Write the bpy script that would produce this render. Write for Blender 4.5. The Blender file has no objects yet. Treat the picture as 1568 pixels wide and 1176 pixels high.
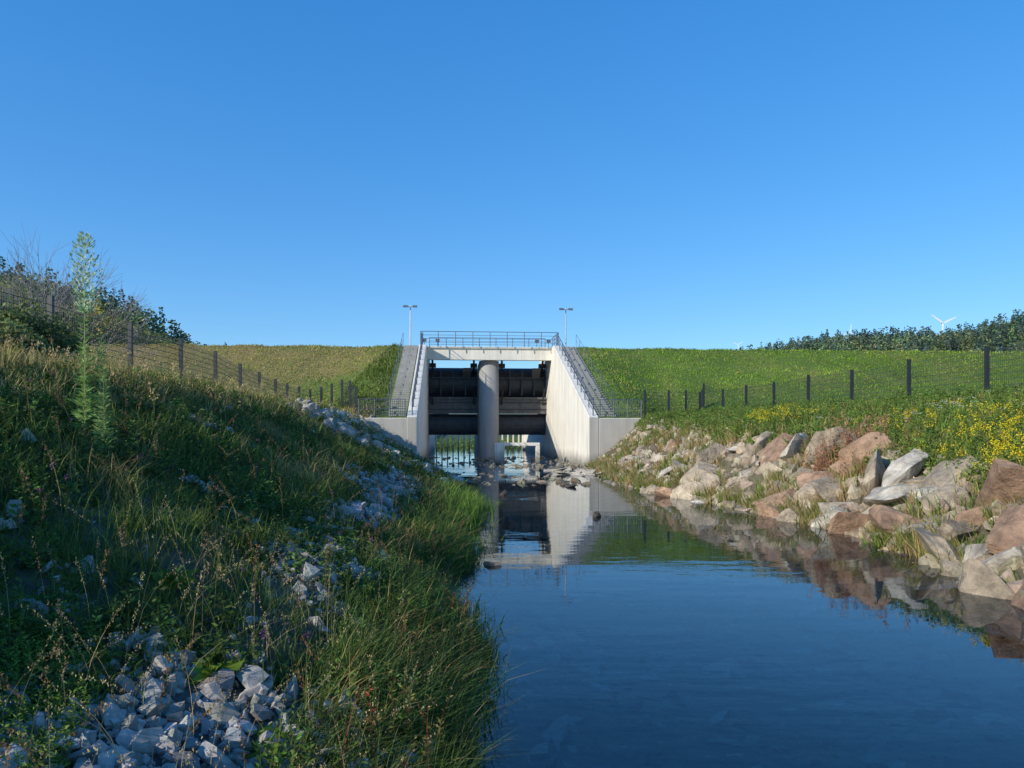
import bpy, bmesh, math
import numpy as np
from mathutils import Vector
rng=np.random.default_rng(11)
sc=bpy.context.scene
sc.view_settings.view_transform='Standard'; sc.view_settings.look='None'; sc.view_settings.exposure=0
C=bpy.context.scene.collection
# ------------------------------------------------------------ site frame
PHI=math.atan(0.08); cP,sP=math.cos(PHI),math.sin(PHI); OX,OY=-0.5,45.4
def W2L(X,Y): dx=X-OX; dy=Y-OY; return dx*cP+dy*sP, -dx*sP+dy*cP
def L2W(s,t): return OX+s*cP-t*sP, OY+s*sP+t*cP
# ------------------------------------------------------------ noise
def hsh(ix,iy,seed):
    n=(ix*374761393+iy*668265263+seed*144269504)&0xffffffff
    n=((n^(n>>13))*1274126177)&0xffffffff
    return ((n^(n>>16))&0xffff)/65535.0
def vn(x,y,seed=0):
    x=np.asarray(x,float); y=np.asarray(y,float)
    ix=np.floor(x).astype(np.int64); iy=np.floor(y).astype(np.int64)
    fx=x-ix; fy=y-iy; fx=fx*fx*(3-2*fx); fy=fy*fy*(3-2*fy)
    a=hsh(ix,iy,seed); b=hsh(ix+1,iy,seed); c=hsh(ix,iy+1,seed); d=hsh(ix+1,iy+1,seed)
    return (a*(1-fx)+b*fx)*(1-fy)+(c*(1-fx)+d*fx)*fy
def fbm(x,y,seed=0,o=4):
    r=0;a=.5;f=1
    for i in range(o): r=r+a*vn(x*f,y*f,seed+i*17); a*=.5; f*=2.03
    return r
def ss(a,b,x): t=np.clip((x-a)/(b-a),0,1); return t*t*(3-2*t)
# ------------------------------------------------------------ terrain function
def LT(Y): return np.interp(Y,[-60,0,3,4.8,7.3,13,20,25,31,38,45.4],[-.3,-0.35,-0.40,-0.36,-0.55,-1.05,-1.4,-1.65,-2.6,-4.2,-5.75])+.18*np.sin(Y*1.1)*ss(3,6,Y)+.1*np.sin(Y*2.7+1)
def RT(Y): return np.interp(Y,[-60,0,9.2,12.1,15.6,21.7,26.2,31,38,45.8],[6,6,6.5,7.1,7.4,6.5,5.3,4.9,4.8,4.85])
def LTX(Y): return np.interp(Y,[-60,0,13,25,35,45],[-6.2,-6.4,-6.8,-7.6,-8.5,-9.3])
def LTZ(Y): return np.interp(Y,[-60,.8,3.0,13,25,35,45],[1.6,1.7,2.95,3.05,3.05,3.0,2.9])
def RTX(Y): return np.interp(Y,[-60,0,10,16,26,40,46],[8.2,8.2,8.8,9.4,8.3,7.9,8.2])
def RTZ(Y): return np.interp(Y,[-60,0,10,16,26,40,46],[1.2,1.2,1.15,1.5,2.1,2.45,2.9])
def LFX(Y): return np.interp(Y,[-60,20,28,39,44,47,49],[-12.5,-12.5,-12.5,-13.2,-12.7,-12.2,-11.6])
def LFZ(Y): return np.interp(Y,[-3,3,20,28,39,47],[2.2,3.9,4.0,3.8,3.5,3.0])
def RFX(Y): return np.clip(18.3-0.09*Y,13.2,16.2)
RXK=[-400,60,120,170,210,242,289,337,380,415,470,600,1500]
RZK=[0,5,26,50,59,65,68,68,75,86,95,112,125]
LXK=[-900,-300,-230,-200,-170,-155,-142,-125,-100,0]
LZK=[75,75,62,56,48,42,34,20,5,0]
def H(X,Y,noise=True):
    X=np.asarray(X,float); Y=np.asarray(Y,float)
    s,t=W2L(X,Y)
    lt,rt,ltx,ltz,rtx,rtz=LT(Y),RT(Y),LTX(Y),LTZ(Y),RTX(Y),RTZ(Y)
    lfx,lfz,rfx=LFX(Y),LFZ(Y),RFX(Y)
    n1=fbm(X*.6,Y*.6,3)-.47; n2=fbm(X*2.1,Y*2.1,5)-.47
    q=np.clip((lt-X)/(lt-ltx),0,1)
    zl=ltz*q+(lfz-ltz)*np.clip((ltx-X)/(ltx-lfx),0,1)+0.06*np.clip(lfx-X,0,40)
    zl=zl-0.32*np.exp(-((X+3.4)/1.2)**2-((Y-3.9)/1.5)**2)
    zr=rtz*np.clip((X-rt)/(rtx-rt),0,1)+(3.2-rtz)*np.clip((X-rtx)/(rfx-rtx),0,1)
    depth=0.55-0.3*ss(24,33,Y)-.3*np.exp(-((X-4.2)/2.2)**2-((Y-5)/3.5)**2)
    zc=-depth*ss(0,2.2,np.minimum(X-lt,rt-X))
    z=np.where(X<lt,zl,np.where(X>rt,zr,zc))
    edge=np.where(X<lt,ss(0,.8,lt-X),ss(0,.8,X-rt))
    if noise: z=z+np.where((X<lt)|(X>rt),(0.45*n1+0.2*n2)*edge,0.12*n2-.02)*np.where(t>-0.5,0,1)
    out=np.where(s<0,np.maximum(2.95,np.where(s<-8.6,zl,0)),np.maximum(2.95,np.where(s>8.6,zr,0)))
    a=np.abs(s); w=ss(8.0,13,a)
    rise=(1-w)*(2.93+np.clip(t,0,16.4)*0.385)+w*(2.95+np.clip(t-4,0,13.5)*0.47)
    rise=np.minimum(rise,9.28)
    back=9.28-np.clip(t-25,0,100)*0.4
    dam=np.minimum(rise,back)
    base_up=0.7+0.35*n1
    zt=np.where(t<24,np.maximum(out,dam),np.maximum(base_up,dam))
    if noise: zt=zt+np.where((a>8.6),0.25*n1+.1*n2,0)*ss(8.6,12,a)
    zt=np.where(a<5.6,-0.16+0.15*n2,zt)
    zt=np.where((t>45)&(a<8),-0.25,zt)
    z=np.where(t>0.2,zt,z)
    side=np.clip(-44-X,0,400)*0.30
    z=z+side*ss(0,40,Y)
    hr=np.interp(X,RXK,RZK)*np.exp(-((Y-600)/190)**2)*ss(120,300,Y)
    hl=np.interp(X,LXK,LZK)*np.exp(-(np.clip(300-Y,0,999)/110)**2)*ss(80,160,Y)
    hb=40*ss(900,1500,Y)*ss(200,600,np.abs(X))
    hh=np.maximum(np.maximum(hr,hl),hb)
    z=np.where(hh>3,np.maximum(z,hh+(4*n1 if noise else 0)),z)
    return z
# ------------------------------------------------------------ materials
def newmat(name):
    m=bpy.data.materials.new(name); m.use_nodes=True; nt=m.node_tree; nt.nodes.clear()
    return m,nt,nt.nodes,nt.links
def N(ns,t,**k):
    n=ns.new(t)
    for a,b in k.items(): setattr(n,a,b)
    return n
def mixc(ns,ln,fac,a,b,mode='MIX'):
    m=ns.new('ShaderNodeMix'); m.data_type='RGBA'; m.blend_type=mode
    for i,v in ((0,fac),(6,a),(7,b)):
        if isinstance(v,(int,float)): m.inputs[i].default_value=v
        elif isinstance(v,tuple): m.inputs[i].default_value=(*v,1)
        else: ln.new(v,m.inputs[i])
    return m.outputs[2]
def noise(ns,ln,vec,scale,detail=5,rough=.55):
    n=ns.new('ShaderNodeTexNoise'); n.inputs['Scale'].default_value=scale; n.inputs['Detail'].default_value=detail; n.inputs['Roughness'].default_value=rough
    if vec is not None: ln.new(vec,n.inputs['Vector'])
    return n.outputs['Fac']
def ramp(ns,ln,fac,a,b,ca=(0,0,0),cb=(1,1,1)):
    r=ns.new('ShaderNodeValToRGB'); r.color_ramp.elements[0].position=a; r.color_ramp.elements[1].position=b
    r.color_ramp.elements[0].color=(*ca,1); r.color_ramp.elements[1].color=(*cb,1); ln.new(fac,r.inputs[0]); return r.outputs[0]
def attr_mat(name,var=0.5,scale=8,rough=.9,bump=.3,bscale=30,transl=0.0,bdist=.03):
    m,nt,ns,ln=newmat(name)
    o=N(ns,'ShaderNodeOutputMaterial'); at=N(ns,'ShaderNodeAttribute',attribute_name='Col')
    g=N(ns,'ShaderNodeNewGeometry')
    f=noise(ns,ln,g.outputs['Position'],scale,6,.65)
    v=ramp(ns,ln,f,.3,.7,(1-var,)*3,(1+var*.6,)*3)
    col=mixc(ns,ln,1.0,at.outputs['Color'],v,'MULTIPLY')
    p=N(ns,'ShaderNodeBsdfPrincipled'); ln.new(col,p.inputs['Base Color']); p.inputs['Roughness'].default_value=rough; p.inputs['Specular IOR Level'].default_value=.25
    if bump>0:
        b=N(ns,'ShaderNodeBump'); b.inputs['Strength'].default_value=bump; b.inputs['Distance'].default_value=bdist
        ln.new(noise(ns,ln,g.outputs['Position'],bscale,8,.7),b.inputs['Height']); ln.new(b.outputs[0],p.inputs['Normal'])
    if transl>0:
        tr=N(ns,'ShaderNodeBsdfTranslucent'); ln.new(col,tr.inputs['Color']); mx=N(ns,'ShaderNodeMixShader'); mx.inputs[0].default_value=transl
        ln.new(p.outputs[0],mx.inputs[1]); ln.new(tr.outputs[0],mx.inputs[2]); ln.new(mx.outputs[0],o.inputs[0])
    else: ln.new(p.outputs[0],o.inputs[0])
    return m
M_veg=attr_mat('vegetation',.35,3,.6,0,transl=.35)
M_rock=attr_mat('stone',.55,3.2,.85,1.0,9,bdist=.10)
M_grav=attr_mat('gravel_stone',.35,22,.85,.6,60,bdist=.012)
M_ground=attr_mat('soil_and_turf',.5,7,.95,.7,16,bdist=.06)
M_bark=attr_mat('bark',.4,12,.9,.5,40,bdist=.02)
def concrete(name,base,dark,stain=True):
    m,nt,ns,ln=newmat(name); o=N(ns,'ShaderNodeOutputMaterial'); p=N(ns,'ShaderNodeBsdfPrincipled'); p.inputs['Roughness'].default_value=.85
    tc=N(ns,'ShaderNodeTexCoord'); 
    mp=N(ns,'ShaderNodeMapping'); mp.inputs['Scale'].default_value=(1.6,1.6,.12); ln.new(tc.outputs['Object'],mp.inputs[0])
    st=ramp(ns,ln,noise(ns,ln,mp.outputs[0],1.5,6,.6),.42,.78)
    bl=ramp(ns,ln,noise(ns,ln,tc.outputs['Object'],.5,7,.6),.35,.7)
    c=mixc(ns,ln,bl,base,tuple(x*.84 for x in base)); 
    mm=N(ns,'ShaderNodeMath',operation='MULTIPLY'); mm.inputs[1].default_value=.65; ln.new(st,mm.inputs[0])
    c=mixc(ns,ln,mm.outputs[0],c,dark)
    sx=N(ns,'ShaderNodeSeparateXYZ'); ln.new(tc.outputs['Object'],sx.inputs[0])
    if stain:
        mr=N(ns,'ShaderNodeMapRange'); mr.inputs[1].default_value=.1; mr.inputs[2].default_value=.9; mr.inputs[3].default_value=.75; mr.inputs[4].default_value=0
        ad=N(ns,'ShaderNodeMath',operation='ADD'); nz=noise(ns,ln,tc.outputs['Object'],1.2,4); sb=N(ns,'ShaderNodeMath',operation='SUBTRACT'); sb.inputs[1].default_value=.5; ln.new(nz,sb.inputs[0])
        ln.new(sx.outputs[2],ad.inputs[0]); ln.new(sb.outputs[0],ad.inputs[1]); ln.new(ad.outputs[0],mr.inputs[0]); c=mixc(ns,ln,mr.outputs[0],c,(.09,.085,.065))
        for idx,per in ((0,2.7),(1,2.7)):
            d=N(ns,'ShaderNodeMath',operation='DIVIDE'); d.inputs[1].default_value=per; ln.new(sx.outputs[idx],d.inputs[0])
            fr=N(ns,'ShaderNodeMath',operation='FRACT'); ln.new(d.outputs[0],fr.inputs[0])
            lt_=N(ns,'ShaderNodeMath',operation='LESS_THAN'); lt_.inputs[1].default_value=.008; ln.new(fr.outputs[0],lt_.inputs[0])
            m2=N(ns,'ShaderNodeMath',operation='MULTIPLY'); m2.inputs[1].default_value=.5; ln.new(lt_.outputs[0],m2.inputs[0]); c=mixc(ns,ln,m2.outputs[0],c,(.12,.11,.1))
    ln.new(c,p.inputs['Base Color'])
    b=N(ns,'ShaderNodeBump'); b.inputs['Strength'].default_value=.3; b.inputs['Distance'].default_value=.02; ln.new(noise(ns,ln,tc.outputs['Object'],9,8,.7),b.inputs['Height']); ln.new(b.outputs[0],p.inputs['Normal'])
    ln.new(p.outputs[0],o.inputs[0]); return m
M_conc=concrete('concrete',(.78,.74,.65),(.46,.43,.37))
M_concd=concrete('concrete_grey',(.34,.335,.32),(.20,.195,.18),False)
def simple(name,col,rough=.5,metal=0,var=.3):
    m,nt,ns,ln=newmat(name); o=N(ns,'ShaderNodeOutputMaterial'); p=N(ns,'ShaderNodeBsdfPrincipled'); p.inputs['Roughness'].default_value=rough; p.inputs['Metallic'].default_value=metal
    tc=N(ns,'ShaderNodeTexCoord'); f=ramp(ns,ln,noise(ns,ln,tc.outputs['Object'],2.5,6,.6),.3,.7,tuple(c*(1-var) for c in col),tuple(c*(1+var) for c in col)); ln.new(f,p.inputs['Base Color']); ln.new(p.outputs[0],o.inputs[0]); return m
M_gate=simple('gate_steel',(.042,.045,.052),.5,.2)
M_gate2=simple('weathered_gate_beam',(.12,.115,.11),.7)
M_fence=simple('anthracite_paint',(.022,.026,.03),.45,0,.1)
M_galv=simple('galvanised_steel',(.42,.44,.46),.4,.5,.15)
M_white=simple('white_paint',(.8,.8,.8),.4,0,.03)
M_lamp=simple('lamp_glass',(.12,.13,.15),.2,0,.1)
# water
m,nt,ns,ln=newmat('stream_water'); M_water=m
o=N(ns,'ShaderNodeOutputMaterial'); g=N(ns,'ShaderNodeNewGeometry')
mp=N(ns,'ShaderNodeMapping'); mp.inputs['Scale'].default_value=(.55,1.5,1); ln.new(g.outputs['Position'],mp.inputs[0])
n1=noise(ns,ln,mp.outputs[0],2.2,4,.5); 
zone=ramp(ns,ln,noise(ns,ln,mp.outputs[0],.16,2,.5),.42,.62)
mu=N(ns,'ShaderNodeMath',operation='MULTIPLY'); ln.new(n1,mu.inputs[0]); ln.new(zone,mu.inputs[1])
n3=noise(ns,ln,mp.outputs[0],.7,2,.4); ad=N(ns,'ShaderNodeMath',operation='ADD'); ln.new(mu.outputs[0],ad.inputs[0]); ln.new(n3,ad.inputs[1])
b=N(ns,'ShaderNodeBump'); b.inputs['Strength'].default_value=.35; b.inputs['Distance'].default_value=.014; ln.new(ad.outputs[0],b.inputs['Height'])
fr=N(ns,'ShaderNodeFresnel'); fr.inputs['IOR'].default_value=1.40; ln.new(b.outputs[0],fr.inputs['Normal'])
gl=N(ns,'ShaderNodeBsdfGlossy'); gl.inputs['Roughness'].default_value=.01; gl.inputs['Color'].default_value=(.92,.96,1,1); ln.new(b.outputs[0],gl.inputs['Normal'])
tr=N(ns,'ShaderNodeBsdfTransparent'); tr.inputs['Color'].default_value=(.80,.85,.90,1)
mx=N(ns,'ShaderNodeMixShader'); ln.new(fr.outputs[0],mx.inputs[0]); ln.new(tr.outputs[0],mx.inputs[1]); ln.new(gl.outputs[0],mx.inputs[2]); ln.new(mx.outputs[0],o.inputs[0])
# ------------------------------------------------------------ mass meshes
def link(o): C.objects.link(o); return o
class Mass:
    def __init__(s,k): s.k=k; s.V=[];s.F=[];s.Cc=[];s.n=0
    def add(s,v,f,c):
        v=np.asarray(v,np.float32); n,kk=v.shape[0],v.shape[1]
        if n==0: return
        f=np.asarray(f,np.int64)
        idx=(np.arange(n)*kk)[:,None,None]+f[None]+s.n
        c=np.broadcast_to(np.asarray(c,np.float32),(n,kk,3)) if np.ndim(c)==3 else np.broadcast_to(np.asarray(c,np.float32)[:,None,:],(n,kk,3))
        s.V.append(v.reshape(-1,3)); s.F.append(idx.reshape(-1,s.k)); s.Cc.append(c.reshape(-1,3)); s.n+=n*kk
    def build(s,name,mat,flat=False):
        V=np.concatenate(s.V);F=np.concatenate(s.F);Cc=np.concatenate(s.Cc)
        me=bpy.data.meshes.new(name); me.vertices.add(len(V)); me.vertices.foreach_set('co',V.ravel())
        me.loops.add(F.size); me.loops.foreach_set('vertex_index',F.ravel().astype(np.int32))
        me.polygons.add(len(F)); me.polygons.foreach_set('loop_start',(np.arange(len(F))*s.k).astype(np.int32))
        me.update(calc_edges=True)
        a=me.color_attributes.new('Col','FLOAT_COLOR','POINT'); a.data.foreach_set('color',np.concatenate([Cc,np.ones((len(Cc),1))],1).astype(np.float32).ravel())
        me.materials.append(mat)
        if flat: me.shade_flat()
        return link(bpy.data.objects.new(name,me))
def blades(M,P,h,w,az,lean,col,tip,seg=3):
    n=len(P)
    if n==0: return
    f=np.linspace(0,1,seg+1)
    fa=rng.uniform(0,2*np.pi,n)
    d=np.stack([np.cos(az),np.sin(az),0*az],1); p=np.stack([np.cos(fa),np.sin(fa),0*fa],1)
    ctr=P[:,None,:]+d[:,None,:]*(h*lean)[:,None,None]*(f**2)[None,:,None]
    ctr[:,:,2]+=h[:,None]*f[None]*(1-.35*lean[:,None]*f[None])
    hw=(w/2)[:,None]*(1.02-f[None]**1.5)
    v=np.stack([ctr-p[:,None]*hw[...,None],ctr+p[:,None]*hw[...,None]],2).reshape(n,-1,3)
    F=[[2*i,2*i+1,2*i+3,2*i+2] for i in range(seg)]
    cc=col[:,None,:]*(1-f)[None,:,None]+tip[:,None,:]*f[None,:,None]
    M.add(v,F,np.repeat(cc,2,axis=1))
def nrm(v): return v/np.maximum(np.linalg.norm(v,axis=-1,keepdims=True),1e-6)
def leaves(M,P,D,L,W,col):
    n=len(P)
    if n==0: return
    S=nrm(np.cross(D,rng.normal(size=(n,3))))
    L=np.broadcast_to(L,(n,)); W=np.broadcast_to(W,(n,))
    v=np.stack([P,P+D*(L*.45)[:,None]+S*(W/2)[:,None],P+D*L[:,None],P+D*(L*.45)[:,None]-S*(W/2)[:,None]],1)
    M.add(v,[[0,1,2,3]],col)
def jc(c,n,v=.25,hue=.12):
    c=np.asarray(c); return c[None]*(1+rng.uniform(-v,v,(n,1)))*(1+rng.uniform(-hue,hue,(n,3)))
def onground(X,Y,dz=0): return np.stack([X,Y,H(X,Y)+dz],1)
def plants(M,X,Y,h,nl,L,W,col,stem=(.07,.10,.03),tilt=.15,droop=.0,frac=(0.1,1.0)):
    n=len(X); P=onground(X,Y,-.02); az=rng.uniform(0,2*np.pi,n); lean=rng.uniform(0,tilt*2,n)
    sc_=jc(stem,n); blades(M,P,h,np.maximum(.006,h*.012),az,lean,sc_,sc_)
    f=rng.uniform(frac[0],frac[1],(n,nl)); hh=h[:,None]
    q=np.repeat(P[:,None,:],nl,1).copy()
    q[...,0]+=np.cos(az)[:,None]*hh*lean[:,None]*f**2; q[...,1]+=np.sin(az)[:,None]*hh*lean[:,None]*f**2; q[...,2]+=hh*f*(1-.35*lean[:,None]*f)
    a=rng.uniform(0,2*np.pi,(n,nl)); up=rng.uniform(.05,.8,(n,nl))-droop
    D=nrm(np.stack([np.cos(a),np.sin(a),up],-1))
    LL=(L*(1.15-.7*f)*rng.uniform(.7,1.3,(n,nl)))
    cc=np.repeat(col[:,None,:],nl,1)*rng.uniform(.75,1.25,(n,nl,1))
    leaves(M,q.reshape(-1,3),D.reshape(-1,3),LL.ravel(),(LL*W).ravel(),cc.reshape(-1,3))
def heads(M,X,Y,z,r,npt,size,col,stretch=1.0):
    n=len(X); q=np.stack([X,Y,z],1)[:,None,:]+rng.normal(size=(n,npt,3))*np.asarray([1,1,stretch])*np.broadcast_to(r,(n,))[:,None,None]
    D=nrm(rng.normal(size=(n,npt,3))+np.array([0,0,.6]))
    cc=np.repeat(col[:,None,:],npt,1)*rng.uniform(.7,1.3,(n,npt,1))
    leaves(M,q.reshape(-1,3),D.reshape(-1,3),np.full(n*npt,size),np.full(n*npt,size*.8),cc.reshape(-1,3))
def stalks(M,X,Y,h,col,headcol,hl=.3,npt=26,size=.02,r=.012,lean=.3,w=.006):
    n=len(X); P=onground(X,Y,-.02); az=rng.uniform(0,2*np.pi,n); le=rng.uniform(.05,lean,n)
    c=jc(col,n); blades(M,P,h,np.full(n,w),az,le,c,c,5)
    f=rng.uniform(1-hl,1,(n,npt)); hh=h[:,None]
    q=np.repeat(P[:,None,:],npt,1).copy()
    q[...,0]+=np.cos(az)[:,None]*hh*le[:,None]*f**2; q[...,1]+=np.sin(az)[:,None]*hh*le[:,None]*f**2; q[...,2]+=hh*f*(1-.35*le[:,None]*f)
    q+=rng.normal(size=q.shape)*r
    D=nrm(rng.normal(size=q.shape)*.6+np.array([0,0,1.0]))
    cc=np.repeat(jc(headcol,n)[:,None,:],npt,1)*rng.uniform(.7,1.3,(n,npt,1))
    leaves(M,q.reshape(-1,3),D.reshape(-1,3),np.full(n*npt,size*1.5),np.full(n*npt,size*.7),cc.reshape(-1,3))
# ------------------------------------------------------------ rocks
def rock_proto(seed,npts=22,sub=0,rough=.04,box=.5):
    r=np.random.default_rng(seed); bm=bmesh.new()
    p=r.normal(size=(npts,3)); p/=np.linalg.norm(p,axis=1)[:,None]
    pb=p/np.max(np.abs(p),axis=1)[:,None]; p=p*(1-box)+pb*box*.8
    for q in p: bm.verts.new(q)
    bmesh.ops.convex_hull(bm,input=bm.verts[:])
    loose=[v for v in bm.verts if not v.link_faces]
    if loose: bmesh.ops.delete(bm,geom=loose,context='VERTS')
    if sub:
        bmesh.ops.subdivide_edges(bm,edges=bm.edges[:],cuts=sub,use_grid_fill=True)
        bmesh.ops.smooth_vert(bm,verts=bm.verts[:],factor=.15,use_axis_x=True,use_axis_y=True,use_axis_z=True)
        for v in bm.verts:
            c=v.co; k=(fbm(np.array([c.x*2.6+seed*3.1+c.z]),np.array([c.y*2.6+c.z*1.7]),seed,4)[0]-.45)*rough*6
            k+=.02*math.copysign(1,math.sin(c.z*9+c.x*2+seed))*rough/.03
            v.co=c*(1+k)
    bmesh.ops.triangulate(bm,faces=bm.faces[:]); bm.verts.index_update()
    V=np.array([v.co[:] for v in bm.verts]); F=np.array([[v.index for v in f.verts] for f in bm.faces]); bm.free(); return V,F
GP=[rock_proto(100+i,14) for i in range(10)]
BP=[rock_proto(200+i,13,4,.03,.85) for i in range(16)]
def rotm(n,amt=1.0):
    q=rng.normal(size=(n,4)); q[:,0]+= (1-amt)*6; q/=np.linalg.norm(q,axis=1)[:,None]; w,x,y,z=q.T
    return np.stack([1-2*(y*y+z*z),2*(x*y-z*w),2*(x*z+y*w),2*(x*y+z*w),1-2*(x*x+z*z),2*(y*z-x*w),2*(x*z-y*w),2*(y*z+x*w),1-2*(x*x+y*y)],1).reshape(n,3,3)
def scatter(M,protos,P,S,R,col):
    pick=rng.integers(0,len(protos),len(P))
    for i,(V,F) in enumerate(protos):
        k=pick==i
        if not k.any(): continue
        v=V[None]*S[k][:,None,:]; v=np.einsum('nij,nkj->nki',R[k],v)+P[k][:,None,:]
        M.add(v,F,col[k])
# ------------------------------------------------------------ terrain mesh
def axis(a,b,step,far0,far1,g=1.13):
    mid=list(np.arange(a,b+1e-6,step)); lo=[];x=a;d=step
    while x>far0: d*=g; x-=d; lo.append(x)
    hi=[];x=b;d=step
    while x<far1: d*=g; x+=d; hi.append(x)
    return np.array(lo[::-1]+mid+hi)
sa=axis(-14,18,.2,-1500,1600,1.09); sa=sa[(np.abs(np.abs(sa)-5.6)>.09)]; sa=np.sort(np.concatenate([sa,[-5.68,-5.58,5.58,5.68]]))
ta=axis(-48,1,.22,-140,2600,1.045); ta=ta[np.abs(ta-.2)>.1]; ta=np.sort(np.concatenate([ta,[.17,.23]]))
S_,T_=np.meshgrid(sa,ta); X_,Y_=L2W(S_,T_); Z_=H(X_,Y_)
def gravel_mask(X,Y):
    near=np.exp(-(((X+1.4)/1.6)**2+((Y-3.7)/1.15)**2)**1.5)*1.0
    d=LT(Y)-X
    strip=np.exp(-((d-1.6)/0.6)**2)*ss(5,7,Y)*(1-ss(18,26,Y))*.86
    low=ss(.1,.9,d)*ss(4.2,1.5,d)*.10
    return np.clip(near+strip+low+(fbm(X*1.3,Y*1.3,41)-.52)*1.9,0,1)
def groundcol(X,Y,Z):
    s,t=W2L(X,Y)
    n=fbm(X*.5,Y*.5,9)[...,None]; n2=fbm(X*.08,Y*.12,19)[...,None]; nb=fbm(X*1.6,Y*1.6,23)[...,None]
    green=np.array([.11,.17,.03]); dry=np.array([.26,.20,.08]); soil=np.array([.085,.085,.045]); grav=np.array([.22,.21,.195])
    c=soil*np.ones(X.shape+(1,))*(.7+.6*n)
    gm=gravel_mask(X,Y)[...,None]; c=np.where((X<LT(Y))[...,None]&(t<0)[...,None],c*(1-gm)+grav*gm*.6,c)
    rb=((X>RT(Y))&(X<RTX(Y)+.3)&(t<0))[...,None]; c=np.where(rb,np.array([.15,.13,.08])*(.7+.6*n),c)
    tur=((X<LTX(Y))|(X>RTX(Y)+.3)|(t>.1))[...,None]
    left=ss(0,-12,s)[...,None]
    dryness=np.clip(left*.5*ss(.35,.6,n2)+ss(.5,.7,n)*.3+left*ss(6,17,t)[...,None]*.35,0,1)
    c=np.where(tur,green*(.8+.5*n)*(1-dryness)+dry*dryness,c)
    c=np.where((np.abs(s)<5.65)[...,None]&(t>0)[...,None],np.array([.07,.06,.045]),c)
    c=np.where((Z<0)[...,None],np.array([.26,.20,.125])*(.25+.9*n+.7*nb),c)
    far=((Y>160))[...,None]; c=np.where(far,np.array([.07,.11,.05])*(.8+.4*n),c)
    return c
Cg=groundcol(X_,Y_,Z_)
nv=X_.size; M=Mass(4); ny,nx=X_.shape
ii=np.arange(nv).reshape(ny,nx); F=np.stack([ii[:-1,:-1],ii[:-1,1:],ii[1:,1:],ii[1:,:-1]],-1).reshape(-1,4)
M.V=[np.stack([X_,Y_,Z_],-1).reshape(-1,3).astype(np.float32)]; M.F=[F]; M.Cc=[Cg.reshape(-1,3)]
M.build('ground',M_ground)
# water sheet
pts=[L2W(a,b) for a,b in ((-16,-75),(20,-75),(20,70),(-16,70))]
me=bpy.data.meshes.new('stream_water'); me.from_pydata([(x,y,0.0) for x,y in pts],[],[(0,1,2,3)]); me.materials.append(M_water); link(bpy.data.objects.new('stream_water',me))
# ------------------------------------------------------------ riprap right bank
M=Mass(3)
P=[];S=[];K=[]
y=3.0
while y<45:
    step=1.0 if y<27 else .66
    sz=.69 if y<27 else .42
    rows=[-.02,.26,.55,.85] if y<27 else [0,.2,.4,.6,.8,.97]
    for q in rows:
        if rng.random()<.10: continue
        yy=y+rng.uniform(-.35,.35); a,b_=RT(yy),RTX(yy); x=a+(b_-a)*q+rng.uniform(-.18,.18)
        z=float(H(x,yy,False)); k=sz*rng.uniform(.5,1.25)
        P.append((x,yy,z-.12)); S.append((k*rng.uniform(1.0,1.35),k*rng.uniform(.9,1.4),k*rng.uniform(.38,.58)))
        r=rng.random(); base=np.array([.54,.445,.325]) if r<.62 else (np.array([.62,.56,.46]) if r<.87 else np.array([.46,.30,.20]))
        K.append(base*rng.uniform(.75,1.1))
    y+=step
P=np.array(P);S=np.array(S);K=np.array(K); R=rotm(len(P),.53)
th=-math.radians(26); TY=np.array([[math.cos(th),0,math.sin(th)],[0,1,0],[-math.sin(th),0,math.cos(th)]])
R=np.einsum('ij,njk->nik',TY,R)
scatter(M,BP,P,S,R,K)
n=1300; y=rng.uniform(4,45,n); q=rng.uniform(-.12,1.05,n); x=RT(y)+(RTX(y)-RT(y))*q; k=rng.uniform(.06,.24,n)
scatter(M,GP,onground(x,y,.02),np.stack([k*1.3,k,k*.8],1),rotm(n),jc((.44,.36,.26),n,.3,.06))
M.build('riprap_boulders',M_rock,True)
# ------------------------------------------------------------ stones left bank + riffle
M=Mass(3)
n=46000; Y=1.6+28*rng.random(n)**1.9; lt=LT(Y); X=lt-rng.random(n)*5.2
keep=gravel_mask(X,Y)>rng.uniform(.25,.9,n); keep&=(np.hypot(X,Y)>1.5); X=X[keep];Y=Y[keep]; n=len(X)
k=rng.lognormal(np.log(.021),.62,n).clip(.008,.085)*(1+.05*Y)
scatter(M,GP,onground(X,Y,k*.3),np.stack([k*1.4,k*1.0,k*.65],1),rotm(n,.75),jc((.36,.34,.305),n,.4,.05))
n=600; Y=rng.uniform(24,45,n); lt=LT(Y); X=lt-rng.random(n)**1.0*(lt-LTX(Y)); k=rng.uniform(.12,.36,n)
scatter(M,GP,onground(X,Y,k*.2),np.stack([k*1.3,k,k*.75],1),rotm(n),jc((.36,.33,.28),n,.3,.05))
M.build('gravel_stones',M_grav,True)
M=Mass(3)
n=2600; Y=rng.uniform(29.5,62,n); a=LT(np.minimum(Y,45)); b_=RT(np.minimum(Y,45)); X=a+(b_-a)*rng.random(n)-np.clip(Y-45,0,99)*.08
dens=fbm(X*.35,Y*.22,77); keep=(dens>.42)|((Y>33)&(Y<39)&(rng.random(n)<.6)); X=X[keep];Y=Y[keep]; n=len(X); k=rng.lognormal(np.log(.11),.42,n).clip(.05,.3)
scatter(M,GP,np.stack([X,Y,np.maximum(H(X,Y),-.12)+k*.2],1),np.stack([k*1.5,k,k*.5],1),rotm(n,.25),jc((.20,.17,.12),n,.4,.06))
n=30; X=rng.uniform(2.2,5.2,n); Y=rng.uniform(36,43,n); k=rng.uniform(.2,.5,n)
scatter(M,GP,np.stack([X,Y,np.full(n,.0)],1),np.stack([k*1.8,k,k*.25],1),rotm(n,.1),jc((.44,.39,.31),n,.2,.04))
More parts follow.
